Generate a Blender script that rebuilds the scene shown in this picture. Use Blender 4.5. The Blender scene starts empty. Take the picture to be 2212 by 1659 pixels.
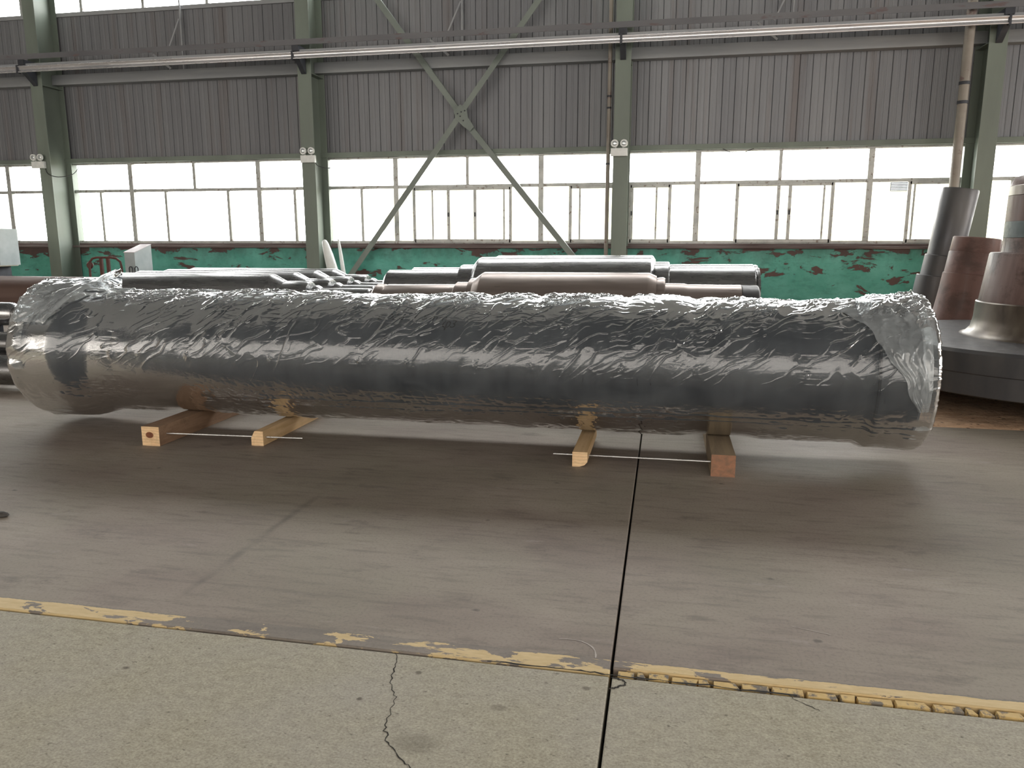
import bpy, bmesh, math, random
import numpy as np
from mathutils import Vector, Matrix
random.seed(7)
C = bpy.context.scene.collection
S = bpy.context.scene
PI = math.pi

# ------------------------------------------------------------------ camera, sky, exposure
CAM_H = 1.55
cd = bpy.data.cameras.new('camera'); cam = bpy.data.objects.new('camera', cd); C.objects.link(cam)
cam.location = (0, 0, CAM_H)
cam.rotation_euler = (PI/2 - math.atan(310/1650), 0, math.radians(11.25))
cd.sensor_width = 36; cd.lens = 1650/2212*36; cd.clip_end = 300
S.camera = cam
S.view_settings.view_transform = 'Standard'; S.view_settings.look = 'None'
S.view_settings.exposure = 0.0; S.view_settings.gamma = 1; S.view_settings.use_curve_mapping = False
SKY = 15.0
w = bpy.data.worlds.new('overcast_sky'); S.world = w; w.use_nodes = True
bg = w.node_tree.nodes['Background']; bg.inputs[0].default_value = (1.0, 0.985, 0.97, 1); bg.inputs[1].default_value = SKY
cy = S.cycles
cy.use_denoising = True
cy.max_bounces = 10; cy.diffuse_bounces = 5; cy.glossy_bounces = 5; cy.transmission_bounces = 6
cy.transparent_max_bounces = 24; cy.caustics_reflective = False; cy.caustics_refractive = False
cy.sample_clamp_indirect = 6.0; cy.blur_glossy = 0.5

WALL_Y = 15.2; FRONT_Y = -11.0; X0, X1 = -24.0, 17.0; ROOF_Z = 10.4
CLER0, CLER1 = 6.24, 9.0
FC0, FC1 = 1.7, 8.6
COLX = (-12.97, -6.97, -0.87, 5.17)

def portal(x, y, z, sx, sz, rot):          # guides the sky light through a real opening, gives off nothing itself
    l = bpy.data.lights.new('sky_portal', 'AREA'); l.shape = 'RECTANGLE'; l.size = sx; l.size_y = sz
    l.cycles.is_portal = True
    o = bpy.data.objects.new('sky_portal', l); C.objects.link(o); o.location = (x, y, z); o.rotation_euler = rot
portal((X0+X1)/2, WALL_Y+.06, (CLER0+CLER1)/2, X1-X0, CLER1-CLER0, (-PI/2, 0, 0))
portal((X0+X1)/2, WALL_Y+.06, 2.33, X1-X0, 1.7, (-PI/2, 0, 0))
portal((X0+X1)/2, FRONT_Y-.06, (FC0+FC1)/2, X1-X0, FC1-FC0, (PI/2, 0, 0))

portal(X1+.06, 4.5, 3.6, 4.0, 15.0, (0, PI/2, 0))

# ------------------------------------------------------------------ node helpers
class NT:
    def __init__(s, name):
        s.m = bpy.data.materials.new(name); s.m.use_nodes = True; s.t = s.m.node_tree
        s.b = s.t.nodes['Principled BSDF']; s.out = s.t.nodes['Material Output']
        s.pos = s.t.nodes.new('ShaderNodeNewGeometry').outputs['Position']
    def n(s, typ, ins=None, **props):
        nd = s.t.nodes.new('ShaderNode'+typ)
        for k, v in props.items(): setattr(nd, k, v)
        for k, v in (ins or {}).items():
            sk = nd.inputs[k]
            if isinstance(v, bpy.types.NodeSocket): s.t.links.new(v, sk)
            else: sk.default_value = v
        return nd
    def mapv(s, scale, vec=None, loc=(0,0,0), rot=(0,0,0)):
        return s.n('Mapping', {'Vector': vec or s.pos, 'Scale': scale, 'Location': loc, 'Rotation': rot}).outputs[0]
    def noise(s, scale=1, vec=None, detail=4, rough=.55, dist=0):
        return s.n('TexNoise', {'Vector': vec or s.pos, 'Scale': scale, 'Detail': detail, 'Roughness': rough, 'Distortion': dist}).outputs[0]
    def ramp(s, fac, stops, interp='LINEAR'):
        r = s.n('ValToRGB', {'Fac': fac}); e = r.color_ramp; e.interpolation = interp
        while len(e.elements) > 1: e.elements.remove(e.elements[-1])
        for i, (p, c) in enumerate(stops):
            el = e.elements[0] if i == 0 else e.elements.new(p)
            el.position = p; el.color = (c, c, c, 1) if isinstance(c, (int, float)) else (*c, 1)
        return r.outputs[0]
    def mix(s, fac, a, b, blend='MIX'):
        nd = s.n('Mix', {0: fac}, data_type='RGBA', blend_type=blend)
        for k, v in ((6, a), (7, b)):
            if isinstance(v, bpy.types.NodeSocket): s.t.links.new(v, nd.inputs[k])
            else: nd.inputs[k].default_value = (*v, 1)
        return nd.outputs[2]
    def math(s, op, a, b=0.0, c=0.0):
        nd = s.n('Math', {0: a, 1: b, 2: c}, operation=op); return nd.outputs[0]
    def mapr(s, v, a, b, c=0, d=1):
        return s.n('MapRange', {0: v, 1: a, 2: b, 3: c, 4: d}).outputs[0]
    def sep(s):
        return s.n('SeparateXYZ', {0: s.pos}).outputs
    def bump(s, h, strength=.3, dist=.01):
        o = s.n('Bump', {'Height': h, 'Strength': strength, 'Distance': dist}).outputs[0]
        s.t.links.new(o, s.b.inputs['Normal']); return o
    def set(s, **k):
        for key, v in k.items():
            sk = s.b.inputs[key.replace('_', ' ')]
            if isinstance(v, bpy.types.NodeSocket): s.t.links.new(v, sk)
            elif isinstance(v, tuple): sk.default_value = (*v, 1)
            else: sk.default_value = v
        return s.m

def lin(r, g, b):
    f = lambda c: (c/255/12.92) if c <= 10 else ((c/255+.055)/1.055)**2.4
    return (f(r), f(g), f(b))

def worn(name, a, b, rough=.6, metal=0.0, scale=(3, 3, 3), bumpd=.002, detail=5, spots=None, spec=.5):
    t = NT(name); v = t.mapv(scale)
    f = t.ramp(t.noise(1.0, v, detail), [(.3, 0.0), (.7, 1.0)])
    c = t.mix(f, a, b)
    if spots:
        m = t.ramp(t.noise(2.3, v, 6, .6), [(.58, 0.0), (.66, 1.0)]); c = t.mix(m, c, spots)
    r = t.mapr(t.noise(2.0, v, 3), .3, .7, max(rough-.1, .04), min(rough+.1, 1))
    t.bump(t.noise(6, v, 3), .25, bumpd)
    return t.set(Base_Color=c, Roughness=r, Metallic=metal, Specular_IOR_Level=spec)

M = {}
M['column'] = worn('column_paint', lin(98,106,98), lin(120,130,120), .55, 0, (2, 2, .5), .001)
M['brace'] = worn('brace_paint', lin(104,113,107), lin(122,130,123), .5, 0, (3, 3, 3), .001)
M['frame'] = worn('window_frame_aluminium', lin(150,152,150), lin(185,186,182), .45, .3, (6, 6, 6), .001, spots=lin(120,110,100))
M['sill'] = worn('sill_dark', lin(70,52,50), lin(120,110,108), .7, 0, (1, 8, 8), .002)
M['girt'] = worn('girt_steel', lin(135,138,142), lin(156,158,160), .6, 0, (.7, 5, 5), .001)
M['rail'] = worn('rail_aluminium', lin(205,205,208), lin(228,226,228), .28, .75, (.4, 4, 4), .0005)
M['beam'] = worn('beam_paint', lin(92,92,96), lin(112,112,115), .6, .1, (1, 4, 4), .001, spots=lin(98,84,84))
M['dark_iron'] = worn('dark_iron', lin(50,52,58), lin(72,74,80), .6, .4, (8, 8, 8), .001)
M['pipe_cream'] = worn('pipe_paint', lin(124,116,108), lin(146,140,130), .5, 0, (2, 2, 3), .001, spots=lin(112,92,88))
M['roof'] = worn('roof_sheet', lin(112,114,118), lin(132,134,136), .7, 0, (.3, 4, 4), .002)
M['hall_wall'] = worn('hall_wall_sheet', lin(118,114,110), lin(138,134,128), .7, 0, (3, 3, .3), .002)
M['ground'] = worn('yard_ground', lin(150,148,140), lin(175,172,165), .9, 0, (1, 1, 1), .01)
M['cream_wall'] = worn('cream_render', lin(225,218,185), lin(235,228,200), .9, 0, (.6, .6, .6), .002)
M['white_plastic'] = worn('white_plastic', lin(205,208,206), lin(222,224,222), .35, 0, (10, 10, 10), .0002)
M['lens'] = worn('lamp_lens', lin(170,176,178), lin(200,205,206), .15, .4, (20, 20, 20), .0005)
M['cable'] = worn('black_cable', (.01,.01,.012), (.02,.02,.022), .6)
M['grey_box'] = worn('grey_box_paint', lin(150,160,162), lin(172,180,182), .4, 0, (4, 4, 4), .001)
M['pink_top'] = worn('pinkish_box_top', lin(176,164,168), lin(196,186,190), .5, 0, (6, 6, 6), .001)  # lid tone, paler and pinker than the box body
M['rust_red'] = worn('rust_red_tube', lin(98,58,50), lin(76,50,46), .65, .1, (8, 8, 8), .002)
M['cream_panel'] = worn('cream_panel', lin(238,235,218), lin(246,244,230), .5, 0, (2, 2, 2), .001, spots=lin(196,190,170))
M['white_wrap'] = worn('white_wrap', lin(215,220,218), lin(235,238,236), .35, 0, (4, 4, 4), .004)
M['stone'] = worn('dark_stone', lin(58,54,52), lin(74,70,66), .8, 0, (20, 20, 20), .004)
M['timber_rack'] = worn('rack_timber', lin(96,76,58), lin(124,98,74), .8, 0, (3, 1, 9), .003)
M['rod'] = worn('bright_rod', lin(190,190,190), lin(215,215,212), .3, .9, (3, 30, 30), .0005)
M['ink'] = worn('marker_ink', (.002,.002,.002), (.003,.003,.003), .95, spec=0.0)
M['chalk'] = worn('chalk', lin(186,178,172), lin(160,152,146), .9, 0, (40, 40, 1), .0005)
M['knot'] = worn('wood_knot', lin(96,54,34), lin(128,78,48), .7, 0, (60, 60, 60), .001)

def steel(name, a, b, rough, metal=1.0, scale=(1.2, 14, 14), spots=None, spec=.5):
    t = NT(name); v = t.mapv(scale)
    c = t.mix(t.ramp(t.noise(1.0, v, 5), [(.3, 0.0), (.7, 1.0)]), a, b)
    if spots:
        c = t.mix(t.ramp(t.noise(1.1, t.mapv((1.5, 3, 3)), 7, .65), [(.5, 0.0), (.62, 1.0)]), c, spots)
    r = t.mapr(t.noise(2, v, 3), .25, .75, rough*.75, rough*1.3)
    t.bump(t.noise(5, v, 3), .15, .0015)
    return t.set(Base_Color=c, Roughness=r, Metallic=metal, Specular_IOR_Level=spec)
M['roll'] = steel('turned_roll_steel', lin(150,150,152), lin(172,172,172), .27)
M['roll_brown'] = steel('oxidised_roll_steel', lin(130,119,114), lin(148,136,130), .34, .7)
M['tube_steel'] = steel('tube_steel', lin(34,39,47), lin(48,53,60), .36, .1, (14, 2, 2), spec=.4)
M['brown_pipe'] = steel('brown_pipe_steel', lin(88,68,62), lin(104,84,76), .5, .3)
M['shaft_dark'] = steel('shaft_dark', lin(78,78,81), lin(94,92,91), .45, .45, (6, 6, 1.5), spec=.35)
M['shaft_brown'] = steel('shaft_brown', lin(104,78,72), lin(124,96,88), .5, .0, (10, 10, 1.2), spots=lin(92,72,66), spec=.3)
M['shaft_mottled'] = steel('shaft_mottled', lin(92,73,68), lin(112,92,86), .45, .0, (16, 16, 1.2), spots=lin(72,57,52), spec=.15)
M['shaft_bright'] = steel('shaft_bright', lin(78,68,60), lin(104,94,80), .36, .4, (8, 8, 3))
M['band'] = steel('dark_band', lin(58,66,66), lin(72,80,80), .5, .3)

# window glass: see-through with a clear reflection
for gname, gcol in (('glass', (.94, .96, .95, 1)), ('dim_glass', (.31, .29, .265, 1)), ('half_dim_glass', (.62, .60, .57, 1))):  # tints of the unseen front and right panes are set to dim their daylight
  t = NT(gname)
  tr = t.n('BsdfTransparent', {'Color': gcol}); gl = t.n('BsdfGlossy', {'Roughness': .03, 'Color': (.9, .9, .9, 1)})
  fr = t.n('Fresnel', {'IOR': 1.45})
  ms = t.n('MixShader', {0: t.math('MULTIPLY', fr.outputs[0], .9), 1: tr.outputs[0], 2: gl.outputs[0]})
  t.t.links.new(ms.outputs[0], t.out.inputs[0]); M[gname] = t.m

# plastic film
def film_mat(name, milk0, milk1):
    t = NT(name)
    v = t.mapv((1, 1, 1))
    h = t.math('ADD', t.noise(38, t.mapv((.5, 1.4, 1.4)), 4, .6, .6), t.math('MULTIPLY', t.noise(9, t.mapv((.7, 1.6, 1.6)), 3, .6, .8), 1.6))
    nb = t.n('Bump', {'Height': h, 'Strength': .22, 'Distance': .004}).outputs[0]
    tr = t.n('BsdfTransparent', {'Color': (.93, .95, .95, 1)})
    df = t.n('BsdfDiffuse', {'Color': (.82, .88, .92, 1), 'Normal': nb}); tl = t.n('BsdfTranslucent', {'Color': (.8, .84, .85, 1), 'Normal': nb})
    milk = t.n('MixShader', {0: .45, 1: df.outputs[0], 2: tl.outputs[0]})
    mf = t.mapr(t.noise(3.2, t.mapv((.8, 1.2, 1.2)), 5, .6, .5), .35, .7, milk0, milk1)
    lw = t.n('LayerWeight', {'Blend': .25})
    mf = t.math('ADD', mf, t.math('MULTIPLY', lw.outputs[1], .08))
    a = t.n('MixShader', {0: mf, 1: tr.outputs[0], 2: milk.outputs[0]})
    gl = t.n('BsdfGlossy', {'Roughness': .11, 'Color': (.95, .96, .97, 1), 'Normal': nb})
    fr = t.n('Fresnel', {'IOR': 1.5, 'Normal': nb})
    fg = t.math('MINIMUM', t.math('ADD', t.math('MULTIPLY', fr.outputs[0], 1.0), .012), 1.0)
    b = t.n('MixShader', {0: fg, 1: a.outputs[0], 2: gl.outputs[0]})
    t.t.links.new(b.outputs[0], t.out.inputs[0]); return t.m
M['film'] = film_mat('plastic_film', .035, .11)
M['film_flap'] = film_mat('plastic_film_double', .22, .42)

# ---- floor concrete
def floor_mat(name, front):
    t = NT(name); x, y, z = t.sep()
    if front:
        fine = t.math('ADD', t.math('MULTIPLY', t.noise(110, None, 4, .7), .55), t.math('MULTIPLY', t.noise(26, t.mapv((.8, 1.2, 1)), 6, .7), .45))
        c = t.mix(t.ramp(fine, [(.3, 0.0), (.5, .5), (.7, 1.0)]), lin(128,122,106), lin(196,190,171))
        big = t.ramp(t.noise(1.6, None, 4), [(.4, 0.0), (.7, 1.0)])
        c = t.mix(t.math('MULTIPLY', big, .45), c, lin(172,168,164))
        c = t.mix(t.math('MULTIPLY', t.ramp(t.noise(150, t.mapv((.7, 1, 1)), 3, .7), [(.35, 1.0), (.55, 0.0)]), .4), c, lin(112,106,92))
        pits = t.ramp(t.noise(62, t.mapv((.6, 1.2, 1)), 3, .6), [(.63, 0.0), (.71, 1.0)]); c = t.mix(t.math('MULTIPLY', pits, .6), c, lin(66,64,58))
        st = t.ramp(t.noise(2.6, None, 5, .6), [(.64, 0.0), (.74, 1.0)]); c = t.mix(t.math('MULTIPLY', st, .5), c, lin(96,92,84))
        for sx, sy, rx, ry, k in ((-.715, 2.045, .085, .05, .32), (-.83, 2.43, .013, .013, .7), (-.98, 2.235, .011, .011, .8), (-.22, 2.45, .016, .012, .6), (-.5, 2.28, .03, .02, .4), (-1.9, 2.25, .014, .01, .7), (-2.35, 2.0, .05, .05, .3)):
            dx = t.math('MULTIPLY', t.math('SUBTRACT', x, sx), 1/rx); dy = t.math('MULTIPLY', t.math('SUBTRACT', y, sy), 1/ry)
            dd = t.math('ADD', t.math('ADD', t.math('MULTIPLY', dx, dx), t.math('MULTIPLY', dy, dy)), t.math('MULTIPLY', t.noise(30), .8))
            c = t.mix(t.mapr(dd, .7, 1.7, k, 0), c, lin(84,78,70))
        hgt = fine; rg = .8
    else:
        a = t.noise(1.3, t.mapv((.6, 1.2, 1)), 6, .6)
        c = t.mix(t.ramp(a, [(.32, 0.0), (.68, 1.0)]), lin(126,114,106), lin(152,142,131))
        c = t.mix(t.math('MULTIPLY', t.ramp(t.noise(.8, None, 3), [(.42, 0.0), (.62, 1.0)]), .45), c, lin(132,128,112))
        strk = t.noise(9, t.mapv((.35, 2.2, 1), rot=(0, 0, .1)), 5, .65)
        c = t.mix(t.math('MULTIPLY', t.ramp(strk, [(.5, 0.0), (.72, 1.0)]), .45), c, lin(90,80,76))
        c = t.mix(t.math('MULTIPLY', t.ramp(t.noise(3.2, t.mapv((.7, 1.6, 1)), 6, .7), [(.58, 0.0), (.7, 1.0)]), .5), c, lin(88,78,74))
        c = t.mix(t.math('MULTIPLY', t.ramp(t.noise(7, t.mapv((.4, 1.4, 1), loc=(3, 5, 0)), 6, .7), [(.62, 0.0), (.75, 1.0)]), .4), c, lin(168,160,156))
        c = t.mix(t.math('MULTIPLY', t.ramp(t.noise(70, None, 3, .7), [(.35, 1.0), (.5, 0.0)]), .25), c, lin(82,74,70))
        # faint old joint stain running away from the stripe
        d = t.math('ABSOLUTE', t.math('ADD', x, t.math('ADD', 2.04, t.math('MULTIPLY', t.noise(2.2), .03))))
        jl = t.math('MULTIPLY', t.mapr(d, .004, .035, 1, 0), t.mapr(t.noise(4), .35, .6, .1, .75))
        c = t.mix(t.math('MULTIPLY', jl, t.math('MULTIPLY', t.mapr(y, 2.75, 3.0, 0, .8), t.mapr(y, 3.8, 4.3, 1, 0))), c, lin(74,66,63))
        # dark roundish drips
        vo = t.n('TexVoronoi', {'Vector': t.mapv((1, 1.5, 1)), 'Scale': 2.1, 'Randomness': 1.0})
        dm = t.math('MULTIPLY', t.mapr(t.math('ADD', vo.outputs[0], t.math('MULTIPLY', t.noise(25), .07)), .055, .085, 1, 0), .6)
        c = t.mix(dm, c, lin(60,54,52))
        # chipped yellow stripe along the slab edge
        cov = t.mapr(x, -3.2, 1.6, 0, 1)
        thr = t.ramp(cov, [(0.0, .41), (.2, .42), (.26, .52), (.36, .56), (.46, .53), (.52, .49), (.66, .46), (.9, .42), (1.0, .44)])
        pn = t.math('ADD', t.math('MULTIPLY', t.noise(13, t.mapv((.42, 1.3, 1)), 7, .62, .5), .8), t.math('MULTIPLY', t.noise(3, t.mapv((1, 0, 1)), 2), .2))
        chip = t.mapr(t.math('SUBTRACT', pn, thr), -.006, .006, 0, 1)
        edge = t.math('ADD', y, t.math('MULTIPLY', t.math('SUBTRACT', t.noise(5, t.mapv((1, 0, 0)), 5, .7), .5), .035))
        top = t.math('ADD', 2.642, t.math('MULTIPLY', cov, .014))
        band = t.math('LESS_THAN', edge, top)
        pm = t.math('MULTIPLY', chip, band)
        grime = t.math('MULTIPLY', t.math('LESS_THAN', edge, t.math('ADD', top, .008)), .3)
        c = t.mix(grime, c, lin(96,92,90))
        yel = t.mix(t.noise(30, t.mapv((.4, 1.6, 1)), 5, .7), lin(176,150,104), lin(222,200,156))
        c = t.mix(pm, c, yel)
        hgt = t.math('ADD', t.math('MULTIPLY', t.noise(60, None, 4, .7), .5), pm); rg = .62
    t.bump(hgt, .2, .0006 if front else .0015)
    return t.set(Base_Color=c, Roughness=rg, Specular_IOR_Level=.2)
M['slab_front'] = floor_mat('concrete_front', True); M['slab_back'] = floor_mat('concrete_back', False)
M['gap'] = worn('joint_dirt', lin(26,23,19), lin(38,34,28), .95, 0, (30, 30, 30), .004)
t = NT('yellow_chunk_paint')
c = t.mix(t.ramp(t.noise(14, None, 5, .7), [(.42, 0.0), (.5, 1.0)]), lin(110,102,92), t.mix(t.noise(30), lin(176,146,92), lin(216,188,130)))
t.bump(t.noise(40), .4, .003); M['chunk'] = t.set(Base_Color=c, Roughness=.8)
t = NT('soil')
c = t.mix(t.ramp(t.noise(9, t.mapv((.4, 1.6, 1)), 6, .7), [(.32, 0.0), (.7, 1.0)]), lin(160,126,98), lin(200,168,138))
c = t.mix(t.ramp(t.noise(34, t.mapv((.45, 1.5, 1)), 3), [(.6, 0.0), (.68, 1.0)]), c, lin(58,40,30))
t.bump(t.noise(20, None, 5, .7), .6, .02); M['soil'] = t.set(Base_Color=c, Roughness=.95)

# ---- turquoise peeling masonry
t = NT('peeling_green_paint'); x, y, z = t.sep()
g = t.mix(t.ramp(t.noise(2.4, None, 5), [(.3, 0.0), (.7, 1.0)]), lin(74,152,136), lin(106,180,166))
g = t.mix(t.math('MULTIPLY', t.ramp(t.noise(5, t.mapv((1, 1, 2)), 6, .7), [(.5, 0.0), (.75, 1.0)]), .5), g, lin(50,104,90))
pn = t.noise(2.6, t.mapv((.75, .75, 1.9)), 9, .62, .5)
topd = t.mapr(z, 1.18, 1.42, 0, .11)
peel = t.mapr(t.math('ADD', pn, topd), .605, .615, 0, 1)
rim = t.math('MULTIPLY', t.mapr(t.math('ADD', pn, topd), .585, .608, 0, .6), 1.0)
c = t.mix(rim, g, lin(50,76,70))
un = t.mix(t.noise(11, None, 5), lin(100,70,66), lin(78,66,62))
c = t.mix(peel, c, un)
soot = t.math('MULTIPLY', t.mapr(t.math('ADD', z, t.math('MULTIPLY', t.noise(3, t.mapv((1.2, 1, .6)), 6, .7), .7)), 1.45, 1.85, 0, 1), .6)
c = t.mix(soot, c, lin(54,47,47))
t.bump(t.math('SUBTRACT', t.noise(20, None, 4), peel), .5, .006)
M['green_wall'] = t.set(Base_Color=c, Roughness=.7)

# ---- cladding
t = NT('cladding_sheet'); x, y, z = t.sep()
c = t.mix(t.ramp(t.noise(1.2, t.mapv((1.6, 1, .12)), 5), [(.35, 0.0), (.65, 1.0)]), lin(112,114,119), lin(130,132,136))
c = t.mix(t.math('MULTIPLY', t.ramp(t.noise(2.4, t.mapv((1.8, 1, .06), loc=(4, 0, 0)), 5, .6), [(.52, 0.0), (.68, 1.0)]), .5), c, lin(104,92,87))
c = t.mix(t.math('MULTIPLY', t.ramp(t.noise(14, t.mapv((1, 1, .04)), 4, .7), [(.55, 0.0), (.75, 1.0)]), .4), c, lin(82,82,82))
c = t.mix(t.mapr(x, -9, 1, .35, 0), c, lin(86,86,88))  # sheet colour darkened towards the left, standing in for weaker light there
rib = t.math('SINE', t.math('MULTIPLY', x, 2*PI/.0275))
t.bump(rib, .35, .002)
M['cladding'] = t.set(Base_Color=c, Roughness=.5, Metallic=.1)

# ---- timber (side and end grain)
def wood(name, a, b, scale, knots=False, rings=False):
    t = NT(name)
    n = t.noise(1, t.mapv(scale), 6, .6, .6)
    c = t.mix(t.ramp(n, [(.35, 0.0), (.65, 1.0)]), a, b)
    if rings:
        wv = t.n('TexWave', {'Vector': t.mapv((1, 0, 1), loc=(.8, 0, .5)), 'Scale': 14, 'Distortion': 3, 'Detail': 2}, wave_type='RINGS')
        c = t.mix(t.math('MULTIPLY', wv.outputs[1], .35), c, tuple(q*.6 for q in a))
    c = t.mix(t.math('MULTIPLY', t.ramp(t.noise(6, None, 5, .7), [(.55, 0.0), (.7, 1.0)]), .4), c, tuple(q*.45 for q in a))
    t.bump(n, .4, .003)
    return t.set(Base_Color=c, Roughness=.75)
M['w_dark'] = wood('timber_side_dark', lin(128,100,78), lin(150,122,98), (18, 2, 18))
M['w_pale'] = wood('timber_end_pale', lin(228,190,146), lin(240,208,164), (20, 20, 20), rings=True)
M['w_tan'] = wood('timber_side_tan', lin(192,158,114), lin(212,180,138), (22, 2, 22))
M['w_red'] = wood('timber_end_red', lin(156,110,84), lin(126,98,78), (24, 24, 30))
M['w_old'] = wood('timber_side_old', lin(152,134,108), lin(130,114,94), (20, 2, 20))

# ------------------------------------------------------------------ mesh helpers
class MB:
    def __init__(s): s.v = []; s.f = []; s.mi = []
    def add(s, vs, fs, mi=0):
        o = len(s.v); s.v += [tuple(v) for v in vs]; s.f += [tuple(i+o for i in f) for f in fs]; s.mi += [mi]*len(fs); return s
    def box(s, x0, x1, y0, y1, z0, z1, mi=0, bev=0):
        vs = [(x0,y0,z0),(x1,y0,z0),(x1,y1,z0),(x0,y1,z0),(x0,y0,z1),(x1,y0,z1),(x1,y1,z1),(x0,y1,z1)]
        return s.add(vs, [(0,3,2,1),(4,5,6,7),(0,1,5,4),(1,2,6,5),(2,3,7,6),(3,0,4,7)], mi)
    def prism_x(s, prof, x0, x1, mi=0):      # prof: (y,z) loop
        n = len(prof)
        vs = [(x0, a, b) for a, b in prof]+[(x1, a, b) for a, b in prof]
        fs = [(i, (i+1) % n, n+(i+1) % n, n+i) for i in range(n)]+[tuple(range(n))[::-1], tuple(range(n, 2*n))]
        return s.add(vs, fs, mi)
    def lathe(s, prof, axis='z', n=48, c=(0, 0), mi=0):     # prof: (along, radius)
        vs = []; fs = []; k = len(prof)
        for a, r in prof:
            for j in range(n):
                q = 2*PI*j/n; u, v_ = c[0]+r*math.cos(q), c[1]+r*math.sin(q)
                vs.append((u, v_, a) if axis == 'z' else ((a, u, v_) if axis == 'x' else (u, a, v_)))
        for i in range(k-1):
            for j in range(n):
                fs.append((i*n+j, i*n+(j+1) % n, (i+1)*n+(j+1) % n, (i+1)*n+j))
        fs += [tuple(range(n))[::-1], tuple((k-1)*n+j for j in range(n))]
        return s.add(vs, fs, mi)
    def tube(s, pts, r, n=10, mi=0):
        pts = [Vector(p) for p in pts]; vs = []; fs = []; up = None
        for i, p in enumerate(pts):
            d = (pts[min(i+1, len(pts)-1)]-pts[max(i-1, 0)]).normalized()
            if up is None: up = Vector((0, 0, 1)) if abs(d.z) < .9 else Vector((1, 0, 0))
            a = d.cross(up).normalized(); b = a.cross(d).normalized(); up = b
            for j in range(n):
                q = 2*PI*j/n; vs.append(p+a*r*math.cos(q)+b*r*math.sin(q))
        for i in range(len(pts)-1):
            for j in range(n): fs.append((i*n+j, i*n+(j+1) % n, (i+1)*n+(j+1) % n, (i+1)*n+j))
        k = len(pts)-1
        fs += [tuple(range(n))[::-1], tuple(k*n+j for j in range(n))]
        return s.add(vs, fs, mi)
    def bar(s, p, q, wd, th, nrm=(0, 1, 0), mi=0):   # flat bar from p to q, wd wide in-plane, th along nrm
        p, q, nn = Vector(p), Vector(q), Vector(nrm).normalized(); d = (q-p).normalized(); a = d.cross(nn).normalized()
        vs = [b+a*(i*wd/2)+nn*(j*th/2) for b in (p, q) for i, j in ((-1,-1),(1,-1),(1,1),(-1,1))]
        return s.add(vs, [(0,1,2,3),(7,6,5,4),(0,4,5,1),(1,5,6,2),(2,6,7,3),(3,7,4,0)], mi)
    def build(s, name, mats, parent=None, smooth=None, bevel=0):
        me = bpy.data.meshes.new(name)
        org = parent_origin(parent)
        me.from_pydata([(a-org[0], b-org[1], c-org[2]) for a, b, c in s.v], [], s.f)
        for m in (mats if isinstance(mats, (list, tuple)) else [mats]): me.materials.append(m)
        if len(set(s.mi)) > 1: me.polygons.foreach_set('material_index', s.mi)
        bm = bmesh.new(); bm.from_mesh(me); bmesh.ops.recalc_face_normals(bm, faces=bm.faces); bm.to_mesh(me); bm.free()
        if smooth is not None:
            me.polygons.foreach_set('use_smooth', [True]*len(me.polygons)); me.set_sharp_from_angle(angle=math.radians(smooth))
        me.update()
        o = bpy.data.objects.new(name, me); C.objects.link(o)
        if parent: o.parent = parent
        if bevel:
            b = o.modifiers.new('bevel', 'BEVEL'); b.width = bevel; b.segments = 2; b.limit_method = 'ANGLE'
        return o
def parent_origin(p):
    o = Vector((0, 0, 0))
    while p is not None: o = o + Vector(p.location); p = p.parent
    return o
def thing(name, label, cat, loc=(0, 0, 0), group=None):
    o = bpy.data.objects.new(name, None); C.objects.link(o); o.location = loc; o.empty_display_size = .1
    return tag(o, label, cat, group)
def tag(o, label, cat, group=None):
    o['label'] = label; o['category'] = cat
    if group: o['group'] = group
    return o
def struct(o): o['kind'] = 'structure'; return o
def sempty(name, loc=(0, 0, 0)):
    o = bpy.data.objects.new(name, None); C.objects.link(o); o.location = loc; return struct(o)

# ------------------------------------------------------------------ floor
JX, JY = -0.142, 2.55
flo = struct(MB().box(X0-.3, X1+.3, FRONT_Y-.3, WALL_Y+.3, -.3, -.09).build('floor', M['gap']))
def slab(x0, x1, y0, y1, m, top=0.0):
    # jagged edges along the joints near the camera
    n = max(2, int(min(x1, 4)-max(x0, -6))*14) if y1-y0 > .5 else 6
    return MB().box(x0, x1, y0, y1, -.09, top).build('slab', m, flo, bevel=.006)
slab(X0, JX-.005, JY+.006, WALL_Y+.2, M['slab_back']); slab(JX+.005, X1, JY+.052, 6.87, M['slab_back'])
slab(JX+.005, 1.9, 6.875, WALL_Y+.2, M['slab_back'])
slab(X0, JX-.005, FRONT_Y, JY-.009, M['slab_front']); slab(JX+.006, X1, FRONT_Y, JY-.009, M['slab_front'])
xx = JX+.02
while xx < 4.0:                                       # broken edge pieces right of the cross joint
    L = random.uniform(.035, .13); zt = random.uniform(-.004, 0.0); j = random.uniform(0, .006)
    mb = MB(); a, b, y0, y1 = xx, xx+L, JY+.001+random.uniform(0, .004), JY+.045-j
    k = random.uniform(-.015, .015)
    vs = [(a+.002,y0,-.03),(b,y0,-.03),(b+k,y1,-.03),(a+.002,y1,-.03),(a+.006,y0+.004,zt),(b-.004,y0+.003,zt),(b+k-.004,y1-.003,zt),(a+.006,y1-.004,zt)]
    mb.add(vs, [(0,3,2,1),(4,5,6,7),(0,1,5,4),(1,2,6,5),(2,3,7,6),(3,0,4,7)]).build('edge_chunk', M['chunk'], flo)
    xx += L+random.uniform(.001, .007)
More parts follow.
